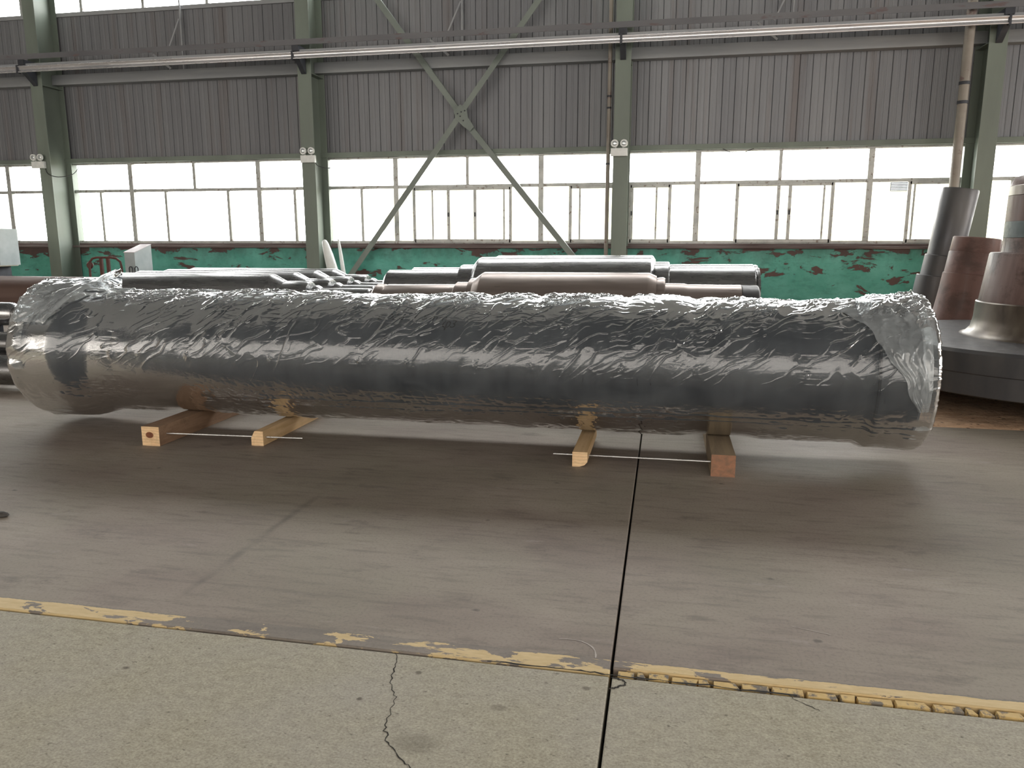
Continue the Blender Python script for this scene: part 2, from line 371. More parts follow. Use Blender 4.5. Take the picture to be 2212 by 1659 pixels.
# soil strip beyond the slab on the right
nx, ny = 90, 60; vs = []; fs = []
rs = np.random.RandomState(3); hh = rs.rand(nx+1, ny+1)*.022
for i in range(nx+1):
    for j in range(ny+1):
        xv = 1.92+(X1-1.92)*(i/nx)**1.6; yv = 6.885+(WALL_Y-.1-6.885)*(j/ny)**1.6
        e = min(1, j/3)
        vs.append((xv, yv, -.03+.024*e+hh[i, j]*e))
fs = [(i*(ny+1)+j, (i+1)*(ny+1)+j, (i+1)*(ny+1)+j+1, i*(ny+1)+j+1) for i in range(nx) for j in range(ny)]
so = MB().add(vs, fs).build('soil_bed', M['soil'], None, smooth=60); so['kind'] = 'stuff'; so['label'] = 'brown soil and litter strip beside the concrete at right'
# cracks in the front slab
def crack(name, pts, wd):
    mb = MB(); P = [Vector((a, b, .0012)) for a, b in pts]; Q = []
    for i in range(len(P)-1):
        for k in range(6):
            t_ = k/6; Q.append(P[i].lerp(P[i+1], t_)+Vector((random.gauss(0, .0035), random.gauss(0, .003), 0)))
    Q.append(P[-1]); vs = []; fs = []
    for i, q in enumerate(Q):
        d = (Q[min(i+1, len(Q)-1)]-Q[max(i-1, 0)]).normalized(); a = Vector((-d.y, d.x, 0)); ww = wd*random.uniform(.35, 1.1)
        vs += [q-a*ww, q+a*ww]
    fs = [(2*i, 2*i+1, 2*i+3, 2*i+2) for i in range(len(Q)-1)]
    return mb.add(vs, fs).build(name, M['gap'], flo)
crack('crack', [(-.955,2.545),(-.93,2.45),(-.915,2.36),(-.87,2.28),(-.85,2.2),(-.84,2.1),(-.80,2.03),(-.74,1.97),(-.69,1.93),(-.65,1.90),(-.6,1.86)], .0023)
crack('crack', [(-.14,2.54),(-.10,2.525),(-.085,2.50),(-.12,2.47),(-.14,2.46)], .005)
crack('crack', [(-.6,2.552),(-.4,2.556),(-.25,2.552),(-.14,2.553),(0,2.548),(.2,2.549),(.5,2.547)], .005)
crack('crack', [(.47,2.545),(.52,2.50),(.56,2.47)], .002)
crack('crack', [(-1.62,6.2),(-1.52,6.28),(-1.40,6.27),(-1.32,6.3)], .006)
def chalk(pts, wd):
    P = [Vector((a, b, .0012)) for a, b in pts]; vs = []
    for i, q in enumerate(P):
        d = (P[min(i+1, len(P)-1)]-P[max(i-1, 0)]).normalized(); a = Vector((-d.y, d.x, 0)); ww = wd*random.uniform(.4, 1)
        vs += [q-a*ww, q+a*ww]
    MB().add(vs, [(2*i, 2*i+1, 2*i+3, 2*i+2) for i in range(len(P)-1)]).build('chalk_mark', M['chalk'], flo)
chalk([(-.36,2.765),(-.33,2.772),(-.30,2.772),(-.27,2.765),(-.245,2.75),(-.225,2.73),(-.213,2.705),(-.207,2.675),(-.206,2.655)], .004)
chalk([(.56,3.05),(.63,3.03),(.70,3.01)], .002)
st = MB().lathe([(-.001,.02),(.012,.035),(.03,.028),(.042,.012)], n=9).build('stone', M['stone'])
st.location = (-3.667, 3.500, 0.0); st.scale = (1.3, .8, .7); tag(st, 'small dark stone on the concrete at the left edge of the photo', 'stone')

# ------------------------------------------------------------------ back wall
wall = struct(MB().box(X0, X1, 15.12, 15.42, -.03, 1.40).build('wall_back', M['green_wall']))
pitch = .22; px = -20.0; k = 0
prof_cache = {}
def panel_mesh(z0, z1):
    key = (z0, z1)
    if key not in prof_cache:
        w_ = pitch-.003
        pr = [(0,.014),(.004,.003),(.012,0),(w_*.5-.02,0),(w_*.5-.012,.005),(w_*.5+.012,.005),(w_*.5+.02,0),(w_-.012,0),(w_-.004,.003),(w_,.014)]
        n = len(pr); vs = [(a, b, z0) for a, b in pr]+[(a, b, z1) for a, b in pr]
        fs = [(i, i+1, n+i+1, n+i) for i in range(n-1)]
        me = bpy.data.meshes.new('cladding_panel'); me.from_pydata(vs, [], fs); me.materials.append(M['cladding']); prof_cache[key] = me
    return prof_cache[key]
while px < 9.5:
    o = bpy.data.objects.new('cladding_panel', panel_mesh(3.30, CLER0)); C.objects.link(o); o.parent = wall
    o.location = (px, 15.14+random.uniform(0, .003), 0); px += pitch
MB().box(-20, 9.6, 15.18, 15.42, 3.28, CLER0).build('panel_backing', M['girt'], wall)
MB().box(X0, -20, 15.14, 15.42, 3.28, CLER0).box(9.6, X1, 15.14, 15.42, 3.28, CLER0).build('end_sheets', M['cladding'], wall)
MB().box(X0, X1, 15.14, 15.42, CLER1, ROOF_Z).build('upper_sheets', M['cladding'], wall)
struct(MB().box(X0, X1, 15.04, 15.42, 1.40, 1.445).box(X0, X1, 15.10, 15.42, 1.445, 1.49).build('trim_1', M['sill'], None, bevel=.004))
struct(MB().box(X0, X1, 15.06, 15.42, 3.205, 3.30).build('trim_2', M['column'], None, bevel=.004))
struct(MB().box(X0, X1, 15.10, 15.42, CLER0-.05, CLER0+.03).build('trim_3', M['girt'], None, bevel=.004))

# windows by bay: (left, right, top mullions, full-height mullions, thin bars below, sash frames [x0,x1,stiles])
bays = [
 (-18.9, -13.13, [-17.4, -14.55], [-17.4, -14.55], [-16.0], []),
 (-12.81, -7.13, [-11.45, -9.93, -8.43], [-11.45, -8.43], [-12.235, -10.644, -9.164, -7.638], []),
 (-6.81, -1.03, [-5.41, -3.92, -2.44], [-5.41, -2.44], [-6.156], [(-5.024, -3.042, [-4.307, -3.76], [-4.657, -3.183]), (-1.856, -1.03, [], [-1.68])]),
 (-.71, 5.01, [.53, 2.0, 3.55], [.53, 3.55], [], [(-.71, .03, [-.68], [-.218]), (1.258, 2.928, [1.988, 2.192], [2.792]), (4.217, 5.01, [4.95], [4.317])]),
 (5.33, 11.0, [6.5, 8.0, 9.5], [6.5, 9.5], [], [(5.87, 7.5, [6.62], [7.2])]),
]
ZB, ZT0, ZT1, ZH = 1.49, 2.585, 2.645, 3.205
def bar_v(x, w_, z0, z1, y0=15.17, y1=15.24): return MB().box(x-w_/2, x+w_/2, y0, y1, z0, z1)
for i, (a, b, top, full, thin, sashes) in enumerate(bays):
    wn = sempty('window_%d' % (i+1), ((a+b)/2, WALL_Y, ZB))
    MB().box(a-.1, b+.1, 15.16, 15.25, ZB, ZB+.055).box(a-.1, b+.1, 15.17, 15.25, ZT0, ZT1).box(a-.1, b+.1, 15.16, 15.25, ZH-.035, ZH).build('window_frame', M['frame'], wn, bevel=.004)
    for x in top:
        if x in full: bar_v(x, .10, ZB+.055, ZH-.035, 15.155, 15.25).build('mullion', M['frame'], wn, bevel=.004)
        else: bar_v(x, .06, ZT1, ZH-.035).build('mullion', M['frame'], wn, bevel=.004)
    for x in thin: bar_v(x, .055, ZB+.055, ZT0).build('glazing_bar', M['frame'], wn, bevel=.004)
    lows = list(full)+list(thin)
    for s0, s1, stiles, inner in sashes:
        mb = MB().box(s0, s1, 15.13, 15.168, ZB+.02, ZB+.085).box(s0, s1, 15.13, 15.168, ZT0-.05, ZT0).box(s0-.03, s0+.03, 15.13, 15.168, ZB+.02, ZT0).box(s1-.03, s1+.03, 15.13, 15.168, ZB+.02, ZT0)
        sf = mb.build('sash_frame', M['frame'], wn, bevel=.003)
        for x in stiles: bar_v(x, .06, ZB+.085, ZT0-.05, 15.125, 15.165).build('sash_stile', M['frame'], sf, bevel=.003)
        for x in inner: bar_v(x, .035, ZB+.055, ZT0, 15.19, 15.22).build('sash_stile', M['frame'], sf)
        for x in stiles: MB().box(x-.012, x+.012, 15.105, 15.125, 2.02, 2.10).build('sash_latch', M['dark_iron'], sf)
        lows += [s0, s1]+stiles
    ed = sorted([a-.1, b+.1]+top)
    for p, q in zip(ed, ed[1:]): MB().add([(p,15.21,ZT1),(q,15.21,ZT1),(q,15.21,ZH-.03),(p,15.21,ZH-.03)], [(0,1,2,3)]).build('pane', M['glass'], wn)
    ed = sorted([a-.1, b+.1]+[x for x in lows if a < x < b])
    for p, q in zip(ed, ed[1:]):
        if q-p > .05: MB().add([(p,15.2,ZB+.05),(q,15.2,ZB+.05),(q,15.2,ZT0),(p,15.2,ZT0)], [(0,1,2,3)]).build('pane', M['glass'], wn)
# masonry strips that close the gaps behind the columns and beyond the last bays
for cx in COLX: struct(MB().box(cx-.1, cx+.1, 15.13, 15.3, 1.49, 3.205).build('trim_4', M['column']))
struct(MB().box(X0, -19.0, 15.13, 15.3, 1.49, 3.205).box(11.1, X1, 15.13, 15.3, 1.49, 3.205).build('trim_5', M['hall_wall']))
# clerestory band
def clerestory(num, yy, z0, z1, glass):
    cl = sempty('window_%d' % num, (0, yy, z0))
    x = X0
    while x < X1-.01:
        MB().add([(x+.03,yy,z0+.05),(x+1.43,yy,z0+.05),(x+1.43,yy,z1),(x+.03,yy,z1)], [(0,1,2,3)]).build('pane', M[glass], cl)
        MB().box(x-.03, x+.03, yy-.03, yy+.03, z0+.05, z1).build('mullion', M['frame'], cl)
        x += 41/28
clerestory(6, 15.21, CLER0, CLER1, 'glass')

# rest of the hall: front wall, ends, roof
fw = struct(MB().box(X0, X1, FRONT_Y-.3, FRONT_Y, -.03, FC0).box(X0, X1, FRONT_Y-.3, FRONT_Y, FC1, ROOF_Z).build('wall_front', M['hall_wall']))
clerestory(7, FRONT_Y-.15, FC0-.05, FC1, 'dim_glass')
struct(MB().box(X0-.3, X0, FRONT_Y-.3, WALL_Y+.22, -.3, ROOF_Z).build('wall_left', M['hall_wall']))
struct(MB().box(X1, X1+.3, FRONT_Y-.3, -3, -.3, ROOF_Z).box(X1, X1+.3, 12, WALL_Y+.22, -.3, ROOF_Z).box(X1, X1+.3, -3, 12, -.3, 1.6).box(X1, X1+.3, -3, 12, 5.6, ROOF_Z).build('wall_right', M['hall_wall']))
we = sempty('window_8', (X1, 4.5, 1.6))
for k in range(10):
    y = -3+1.5*k
    MB().box(X1+.08, X1+.16, y-.04, y+.04, 1.6, 5.6).build('mullion', M['frame'], we)
    MB().add([(X1+.12,y+.04,1.6),(X1+.12,y+1.46,1.6),(X1+.12,y+1.46,5.6),(X1+.12,y+.04,5.6)], [(0,1,2,3)]).build('pane', M['half_dim_glass'], we)
struct(MB().box(X0-.3, X1+.3, FRONT_Y-.3, WALL_Y+.22, ROOF_Z, ROOF_Z+.2).build('ceiling', M['roof']))
# yard outside
struct(MB().box(-70, 60, 15.42, 80, -.4, -.2).build('floor_yard', M['ground']))
ow = thing('yard_wall', 'pale cream rendered building seen through the lower right window panes', 'building', (3, 24, -.2))
MB().box(-9, 14, 24, 24.3, -.2, 3.28).build('rendered_wall', M['cream_wall'], ow)
mb = MB().box(6.17, 6.63, 23.96, 24.0, 2.93, 3.25)
mb.build('vent_louvre', M['dark_iron'], ow)
for k in range(7): MB().box(6.18, 6.62, 23.935, 23.965, 2.945+k*.043, 2.965+k*.043).build('louvre_slat', M['girt'], ow)

# ------------------------------------------------------------------ columns
clab = ['grey-green steel H column nearest the left edge, beside the cream panel', 'grey-green steel H column with white bundles leaning at its foot',
        'grey-green steel H column behind the middle rolls with a thin pipe beside it', 'grey-green steel H column behind the standing shafts at right']
for cx, lb in zip(COLX, clab):
    t_ = thing('steel_column', lb, 'column', (cx, 14.8, 0), 'steel columns along the window wall')
    MB().box(cx-.14, cx+.14, 14.5, 14.516, .02, 10.2).build('front_flange', M['column'], t_, bevel=.003)
    MB().box(cx-.006, cx+.006, 14.516, 15.084, .02, 10.2).build('web', M['column'], t_)
    MB().box(cx-.14, cx+.14, 15.084, 15.1, .02, 10.2).build('back_flange', M['column'], t_, bevel=.003)
    MB().box(cx-.2, cx+.2, 14.49, 15.115, 0, .02).build('base_plate', M['column'], t_)
    for z in (4.72, 7.5):
        MB().box(cx+.006, cx+.13, 14.52, 15.08, z, z+.012).box(cx-.13, cx-.006, 14.52, 15.08, z, z+.012).build('stiffener', M['column'], t_)
# girts between the columns
ends = [X0]+list(COLX)+[X1]
for i in range(5):
    a, b = ends[i]+.012, ends[i+1]-.012
    mb = MB().prism_x([(14.93,4.80),(15.13,4.80),(15.13,4.812),(14.942,4.812),(14.942,4.985),(14.965,4.985),(14.965,4.97),(14.97,4.97),(14.97,5.0),(14.93,5.0)], a, b)
    struct(mb.build('trim_%d' % (6+i), M['girt']))
# hanger rods and fly braces at mid bay
for x, lb in ((-9.87, 'dark sag rod on the cladding in the left bay'), (-3.95, 'dark sag rod on the cladding behind the cross brace'), (2.03, 'dark sag rod on the cladding in the right bay')):
    t_ = thing('sag_rod', lb, 'rod', (x, 15.0, 4.8), 'sag rods at mid bay')
    MB().box(x-.013, x+.013, 15.0, 15.04, 5.0, 6.34).build('rod', M['girt'], t_)
    MB().bar((x-.02, 15.0, 5.98), (x-.32, 14.98, 5.35), .028, .03).build('upper_strut', M['girt'], t_)
    MB().bar((x-.6, 14.9, 5.30), (x-.25, 14.95, 5.02), .04, .03).build('lower_strut', M['girt'], t_)

# cross brace
t_ = thing('cross_brace', 'grey steel X brace with centre gusset across the middle window bay', 'brace', (-3.93, 14.8, 0.2))
cz = 3.93
def angle(p, q, nm):
    mb = MB().bar(p, q, .105, .012)
    d = (Vector(q)-Vector(p)).normalized(); a = d.cross(Vector((0, 1, 0)))
    off = a*.05+Vector((0, .045, 0))
    mb.bar(Vector(p)+off, Vector(q)+off, .012, .09)
    return mb.build(nm, M['brace'], t_)
angle((-6.75, 14.80, .28), (-3.98, 14.80, cz-.06), 'brace_arm'); angle((-3.88, 14.80, cz+.09), (-.98, 14.80, 7.75), 'brace_arm')
angle((-6.86, 14.83, 7.75), (-4.03, 14.83, cz+.09), 'brace_arm'); angle((-3.80, 14.83, cz-.22), (-.98, 14.83, .3), 'brace_arm')
vs = [(-4.08,3.98),(-3.95,4.10),(-3.82,4.0),(-3.80,3.86),(-3.68,3.68),(-3.76,3.60),(-3.90,3.70),(-4.04,3.84)]
n = len(vs)
g = MB().add([(a, 14.785, b) for a, b in vs]+[(a, 14.795, b) for a, b in vs], [tuple(range(n)), tuple(range(n, 2*n))[::-1]]+[(i, (i+1) % n, n+(i+1) % n, n+i) for i in range(n)]).build('gusset_plate', M['brace'], t_)
for bx, bz in ((-3.93,3.96),(-3.95,3.88),(-3.86,3.98),(-3.89,3.80),(-4.0,3.93)):
    MB().lathe([(14.773,.012),(14.785,.014)], 'y', 8, (bx, bz)).build('bolt', M['dark_iron'], g)

# conductor rail and the angle above it
t_ = thing('conductor_rail', 'silver crane conductor rail running across the whole hall', 'rail', (-3, 14.1, 4.9), None)
seg = [X0+.2]+[c-.02 for c in COLX]+[X1-.2]
for a, b in zip(seg, seg[1:]):
    pr = [(14.085,4.895),(14.115,4.895),(14.125,4.91),(14.112,4.925),(14.112,4.965),(14.125,4.985),(14.115,5.0),(14.085,5.0),(14.075,4.985),(14.088,4.965),(14.088,4.925),(14.075,4.91)]
    MB().prism_x(pr, a+.02, b-.02).tube([(a+.02,14.075,4.998),(b-.02,14.075,4.998)], .013, 12).tube([(a+.02,14.072,4.897),(b-.02,14.072,4.897)], .010, 12).build('rail_length', M['rail'], t_, smooth=50)
for c in COLX:
    MB().box(c-.04, c+.0, 14.06, 14.14, 4.87, 5.03).build('rail_clamp', M['dark_iron'], t_, bevel=.004)
    MB().prism_x([(14.485,4.7),(14.485,5.03),(14.14,5.03),(14.14,4.98)], c-.05, c+.05).build('support_arm', M['dark_iron'], t_)
t_ = thing('crane_angle', 'dull grey steel angle beam above the silver conductor rail', 'beam', (-3, 14.2, 5.15))
MB().prism_x([(14.14,5.15),(14.15,5.15),(14.15,5.24),(14.24,5.24),(14.24,5.25),(14.14,5.25)], X0+.2, X1-.2).build('angle_bar', M['beam'], t_)
MB().prism_x([(14.2,5.04),(14.26,5.04),(14.26,5.08),(14.2,5.08)], X0+.2, X1-.2).build('lower_bar', M['girt'], t_)
for c in COLX:
    mb = MB().box(c-.07, c+.07, 14.16, 14.485, 5.05, 5.15)
    mb.build('bracket', M['dark_iron'], t_)

# emergency lights
def emergency(x, lb, first):
    z = 3.12; y = 14.5
    t_ = thing('emergency_light', lb, 'emergency light', (x, y, z-.07), 'twin-spot emergency lights on the columns')
    MB().box(x-.15, x+.15, y-.08, y-.002, z-.07, z+.07).build('battery_box', M['white_plastic'], t_, bevel=.008)
    MB().box(x-.11, x-.085, y-.079, y-.075, z+.02, z+.035).build('indicator', M['dark_iron'], t_)
    for s in (-.08, .085):
        MB().tube([(x+s*.7, y-.04, z+.065), (x+s, y-.04, z+.11)], .012, 8).build('lamp_neck', M['white_plastic'], t_)
        h = MB().lathe([(y-.10,.0),(y-.102,.03),(y-.1,.066),(y-.07,.071),(y-.03,.03),(y-.02,.01)], 'y', 20, (x+s, z+.15)).build('lamp_head', M['white_plastic'], t_, smooth=40)
        MB().lathe([(y-.108,.015),(y-.106,.036),(y-.1,.045)], 'y', 16, (x+s, z+.15)).build('lamp_lens', M['lens'], h, smooth=50)
emergency(-13.08, 'white twin-spot emergency light on the leftmost column', True)
emergency(-6.95, 'white twin-spot emergency light on the column above the white bundles', False)
emergency(-.90, 'white twin-spot emergency light on the column behind the middle rolls', False)
def cable(pts, r, lb):
    P = [Vector(p) for p in pts]; Q = []
    for i in range(len(P)-1):
        p0, p1, p2, p3 = P[max(i-1, 0)], P[i], P[i+1], P[min(i+2, len(P)-1)]
        for k in range(6):
            u = k/6; Q.append(.5*((2*p1)+(p2-p0)*u+(2*p0-5*p1+4*p2-p3)*u*u+(3*p1-p0-3*p2+p3)*u**3))
    Q.append(P[-1]); return tag(MB().tube(Q, r, 6).build('cable', M['cable'], None, smooth=60), lb, 'cable')
cable([(-12.95,14.48,3.06),(-12.88,14.47,2.93),(-12.75,14.6,2.88),(-12.62,14.85,2.95),(-12.58,15.02,3.12)], .008, 'thin black cable sagging from the emergency light on the leftmost column')
cable([(-6.82,14.48,3.08),(-6.8,14.55,3.0),(-6.7,14.75,2.97),(-6.62,14.95,3.0)], .007, 'thin black cable from the emergency light on the bundle column')
cable([(.95,15.08,3.21),(1.1,15.06,3.14),(1.3,15.06,3.13),(1.5,15.08,3.2)], .007, 'thin black cable drooping across the top of the right window')

# pipes
t_ = thing('downpipe', 'thin pale pipe standing against the middle column', 'pipe', (-1.11, 14.62, 0))
MB().lathe([(0,.037),(10,.037)], 'z', 14, (-1.11, 14.62)).build('pipe', M['pipe_cream'], t_, smooth=40)
for z in (2.92, 3.9, 4.1): MB().lathe([(z,.042),(z+.03,.042)], 'z', 14, (-1.11, 14.62)).build('pipe_clip', M['dark_iron'], t_, smooth=40)
t_ = thing('downpipe', 'thick weathered pipe in front of the right column', 'pipe', (4.68, 14.36, 0))
MB().lathe([(.03,.075),(10,.075)], 'z', 20, (4.68, 14.36)).build('pipe', M['pipe_cream'], t_, smooth=40)
for z in (3.75, 4.05): MB().lathe([(z,.084),(z+.05,.084)], 'z', 20, (4.68, 14.36)).build('pipe_clip', M['dark_iron'], t_, smooth=40)

# ------------------------------------------------------------------ machined rolls
def roll(name, lb, y, z, segs, cat='steel roll', group=None, n=64):
    """segs: (part name, material key, [(x, r)...])"""
    xs = [p[0] for s in segs for p in s[2]]
    t_ = thing(name, lb, cat, ((min(xs)+max(xs))/2, y, 0), group)
    for nm, mk, pr in segs:
        MB().lathe(pr, 'x', n, (y, z)).build(nm, M[mk], t_, smooth=35)
    return t_
def bev(x0, x1, r, b=.012): return [(x0, r-b), (x0+b, r), (x1-b, r), (x1, r-b)]
llab = ['nearest of the four grey turned rolls at left, right behind the wrapped tube', 'second of the four grey turned rolls at left, counted from the tube',
        'third of the four grey turned rolls at left, counted from the tube', 'farthest of the four grey turned rolls at left, next to the green wall']
for i in range(4):
    y = 8.5+.6*i; e = [-3.37, -3.55, -3.62, -3.66][i]; za = .87
    roll('machined_roll', llab[i], y, za, [
        ('journal', 'roll', bev(-7.78, -7.28, .19)), ('neck', 'roll', bev(-7.30, -6.90, .222)),
        ('barrel', 'roll', [(-6.92, .235), (-6.87, .275), (-6.84, .285), (-4.615, .285), (-4.60, .28), (-4.45, .205)]),
        ('neck', 'roll', [(-4.452, .2), (-4.44, .205), (-4.145, .205), (-4.125, .195), (-4.12, .16)]),
        ('collar', 'roll', [(-4.13, .135), (-4.075, .14), (-4.07, .158), (-4.04, .158), (-4.02, .148), (-3.985, .125)]),
        ('journal', 'roll', bev(-3.99, e, .128, .015))], group='grey turned rolls at left')
mg = 'large stepped rolls in the middle'
roll('machined_roll', 'brownish oxidised stepped roll right behind the middle of the wrapped tube', 8.5, .75, [
    ('journal', 'roll_brown', [(-3.30, .28), (-3.28, .30), (-3.2, .30), (-3.18, .288), (-3.15, .30), (-2.17, .31)]),
    ('collar', 'roll_brown', [(-2.34, .31), (-2.32, .335), (-2.17, .335)]),
    ('collar', 'roll_brown', [(-2.18, .33), (-2.16, .375), (-2.09, .385)]),
    ('barrel', 'roll_brown', [(-2.10, .385), (-2.02, .44), (-2.0, .45), (-.19, .455), (-.17, .455), (-.09, .42)]),
    ('collar', 'roll_brown', [(-.095, .4), (-.02, .41), (0.0, .40), (.005, .34)]),
    ('journal', 'roll_brown', [(0.0, .345), (.2, .345), (.24, .335), (.79, .335)]),
    ('shaft_end', 'shaft_dark', bev(.79, .97, .33, .01))], group=mg)
for i, (y, e, lb) in enumerate(((9.5, 1.08, 'silver stepped roll behind the brownish roll, in the middle'), (10.5, 1.17, 'farthest silver stepped roll in the middle, by the green wall'))):
    zc = .90
    roll('machined_roll', lb, y, zc, [
        ('journal', 'roll', [(-3.53, .24), (-3.50, .275), (-2.56, .28), (-2.54, .27), (-2.53, .25)]),
        ('collar', 'roll', [(-2.54, .26), (-2.535, .34), (-2.51, .35), (-2.34, .35)]),
        ('barrel', 'roll', [(-2.36, .35), (-2.345, .38), (-2.30, .43), (-2.27, .445), (-.19, .455), (-.17, .45), (-.135, .40), (-.13, .37)]),
        ('collar', 'roll', [(-.14, .36), (-.12, .372), (.035, .372), (.05, .36)]),
        ('journal', 'roll', [(.04, .33), (.07, .338), (e-.06, .345), (e-.04, .33), (e-.03, .34), (e, .33)])], group=mg)
roll('large_pipe', 'long dark brown pipe lying behind the rolls at the far left', 11.3, .60, [
    ('pipe', 'brown_pipe', [(-15.5, .33), (-15.48, .35), (-8.3, .35), (-8.28, .33)])], 'pipe')
lo = 'small machined shafts stacked at the left edge'
roll('machined_shaft', 'uppermost stepped bright shaft at the left edge beside the tube end', 7.3, .74, [
    ('shaft', 'roll', [(-10, .115), (-9.98, .13), (-7.16, .13), (-7.10, .10), (-7.09, .085)]), ('collar', 'roll', [(-7.10, .09), (-7.06, .108), (-7.02, .108), (-7.01, .09)]),
    ('journal', 'roll', bev(-7.02, -6.86, .09, .01))], group=lo, n=40)
roll('machined_shaft', 'middle bright shaft at the left edge, under the stepped one', 7.05, .44, [
    ('shaft', 'roll', bev(-10, -6.75, .13)), ('journal', 'roll', bev(-6.76, -6.5, .1))], group=lo, n=40)
roll('machined_shaft', 'lowest thick shaft at the left edge, near the floor', 6.79, .20, [
    ('shaft', 'roll', bev(-10, -6.45, .16)), ('journal', 'roll', bev(-6.46, -6.3, .12))], group=lo, n=40)
# bearers under the rolls
def bearer(x, y0, y1, z1, lb, w_=.2):
    o = MB().box(x-w_/2, x+w_/2, y0, y1, 0, z1).build('timber_bearer', M['timber_rack'], None, bevel=.006)
    tag(o, lb, 'timber', 'timber bearers under the rolls')
bearer(-6.3, 8.1, 10.7, .583, 'timber bearer under the left end of the grey rolls'); bearer(-5.0, 8.1, 10.7, .583, 'timber bearer under the right end of the grey rolls')
for y, zb in ((8.5, .295), (9.5, .445), (10.5, .445)):
    for x in (-1.8, -.5):
        bearer(x, y-.45, y+.45, zb, 'timber block under the %s end of the %s middle roll' % ('left' if x < -1 else 'right', {8.5: 'brownish', 9.5: 'near silver', 10.5: 'far silver'}[y]))
bearer(-10.0, 10.9, 11.7, .25, 'timber block under the long brown pipe'); bearer(-14, 10.9, 11.7, .25, 'timber block under the far end of the long brown pipe')
for x in (-9.5, -7.4):
    t_ = thing('shaft_rack', 'steel rack under the small shafts, %s post' % ('outer' if x < -9 else 'inner'), 'rack', (x, 7.1, 0), 'racks under the small shafts')
    MB().box(x-.04, x+.04, 7.24, 7.36, 0, .61).box(x-.04, x+.04, 6.6, 7.24, 0, .04).box(x-.04, x+.04, 6.99, 7.11, 0, .31).build('rack_frame', M['dark_iron'], t_)

# ------------------------------------------------------------------ standing shafts at right
def zl(t_, nm, mk, prof, n=72): return MB().lathe(prof, 'z', n, (t_.location.x, t_.location.y)).build(nm, M[mk], t_, smooth=35)
t_ = thing('flanged_shaft', 'big mottled stepped shaft standing on a wide round flange at the right edge', 'shaft', (3.80, 8.25, 0.0))
zl(t_, 'flange', 'shaft_dark', [(.22, 1.60), (.235, 1.64), (.42, 1.655), (.43, 1.665), (.60, 1.68), (.63, 1.66), (.632, .9)], 120)
zl(t_, 'base_fillet', 'shaft_bright', [(.63, .98), (.632, .88), (.65, .83), (.70, .79), (.80, .77), (.955, .765), (.965, .755), (.965, .74)], 96)
zl(t_, 'shaft_body', 'shaft_mottled', [(.96, .742), (1.42, .69), (1.435, .68), (1.437, .6)], 96)
zl(t_, 'shaft_body', 'shaft_mottled', [(1.43, .60), (1.445, .592), (1.575, .588)], 96)
zl(t_, 'dark_band', 'band', [(1.575, .586), (1.579, .5895), (1.726, .5895), (1.73, .586)], 96)
zl(t_, 'shaft_body', 'shaft_mottled', [(1.73, .588), (1.97, .585)], 96)
zl(t_, 'dusty_band', 'shaft_bright', [(1.97, .582), (1.975, .586), (2.06, .583), (2.065, .578)], 96)
zl(t_, 'shaft_top', 'shaft_mottled', [(2.06, .578), (2.10, .57), (2.14, .545), (2.155, .52), (2.155, .3)], 96)
for k, a in enumerate((0.6, 2.6, 4.4)):
    x, y = 3.8+1.2*math.cos(a), 8.25+1.2*math.sin(a)
    tag(MB().box(x-.15, x+.15, y-.4, y+.4, .022, .22).build('timber_bearer', M['timber_rack']), 'timber block under the wide flange, %s' % ('back right', 'back left', 'front left')[k], 'timber', 'timber blocks under the flange')
def tilted(lb, base, tilt, segs, n=64):
    t_ = bpy.data.objects.new('standing_shaft', None); C.objects.link(t_); t_.location = base; t_.rotation_euler = (0, tilt, 0)
    tag(t_, lb, 'shaft')
    for nm, mk, pr in segs:
        o = MB().lathe(pr, 'z', n).build(nm, M[mk], None, smooth=35); o.parent = t_
    return t_
tilted('short brown stepped shaft standing between the dark shaft and the big flanged one', (3.6, 10.47, .0), math.radians(5), [
    ('base', 'shaft_brown', [(.06, .38), (.08, .40), (.4, .40), (.45, .39), (.55, .36), (.7, .325), (.92, .31), (1.14, .30), (1.15, .285)]),
    ('shaft_body', 'shaft_brown', [(1.14, .287), (1.40, .275), (1.41, .27), (1.42, .272), (1.58, .262), (1.59, .25), (1.59, .1)])])
tilted('tall dark stepped shaft leaning to the right behind the wrapped tube end', (3.62, 11.75, -.06), math.radians(7.5), [
    ('base', 'shaft_dark', [(.12, .288), (.14, .293), (1.115, .293), (1.125, .285), (1.125, .25)]),
    ('middle', 'shaft_dark', [(1.12, .25), (1.40, .246), (1.41, .238), (1.41, .22)]),
    ('shaft_body', 'shaft_dark', [(1.40, .224), (2.30, .229), (2.32, .222), (2.32, .17), (2.2, .16)])])

# ------------------------------------------------------------------ things by the wall at left
t_ = thing('cream_cover', 'cream sheet-metal cover at the left edge in front of the window', 'panel', (-13.1, 13.0, 0))
MB().box(-14.2, -12.46, 12.6, 13.0, 1.06, 1.75).build('cover', M['cream_panel'], t_, bevel=.015)
MB().box(-12.46, -12.44, 12.55, 13.02, 1.08, 1.77).build('edge_plate', M['grey_box'], t_)
MB().box(-14.1, -12.6, 12.65, 12.95, 0, 1.06).build('pedestal', M['dark_iron'], t_)
t_ = thing('control_box', 'pale grey sloped-top metal box by the green wall at left', 'box', (-10.0, 13.2, 0))
mb = MB().add([(-10.1,13,0),(-9.88,13,0),(-9.88,13.5,0),(-10.1,13.5,0),(-10.1,13,1.322),(-9.88,13,1.322),(-9.88,13.5,1.47),(-10.1,13.5,1.47)],
              [(0,3,2,1),(0,1,5,4),(1,2,6,5),(2,3,7,6),(3,0,4,7)]).build('box_body', M['grey_box'], t_)
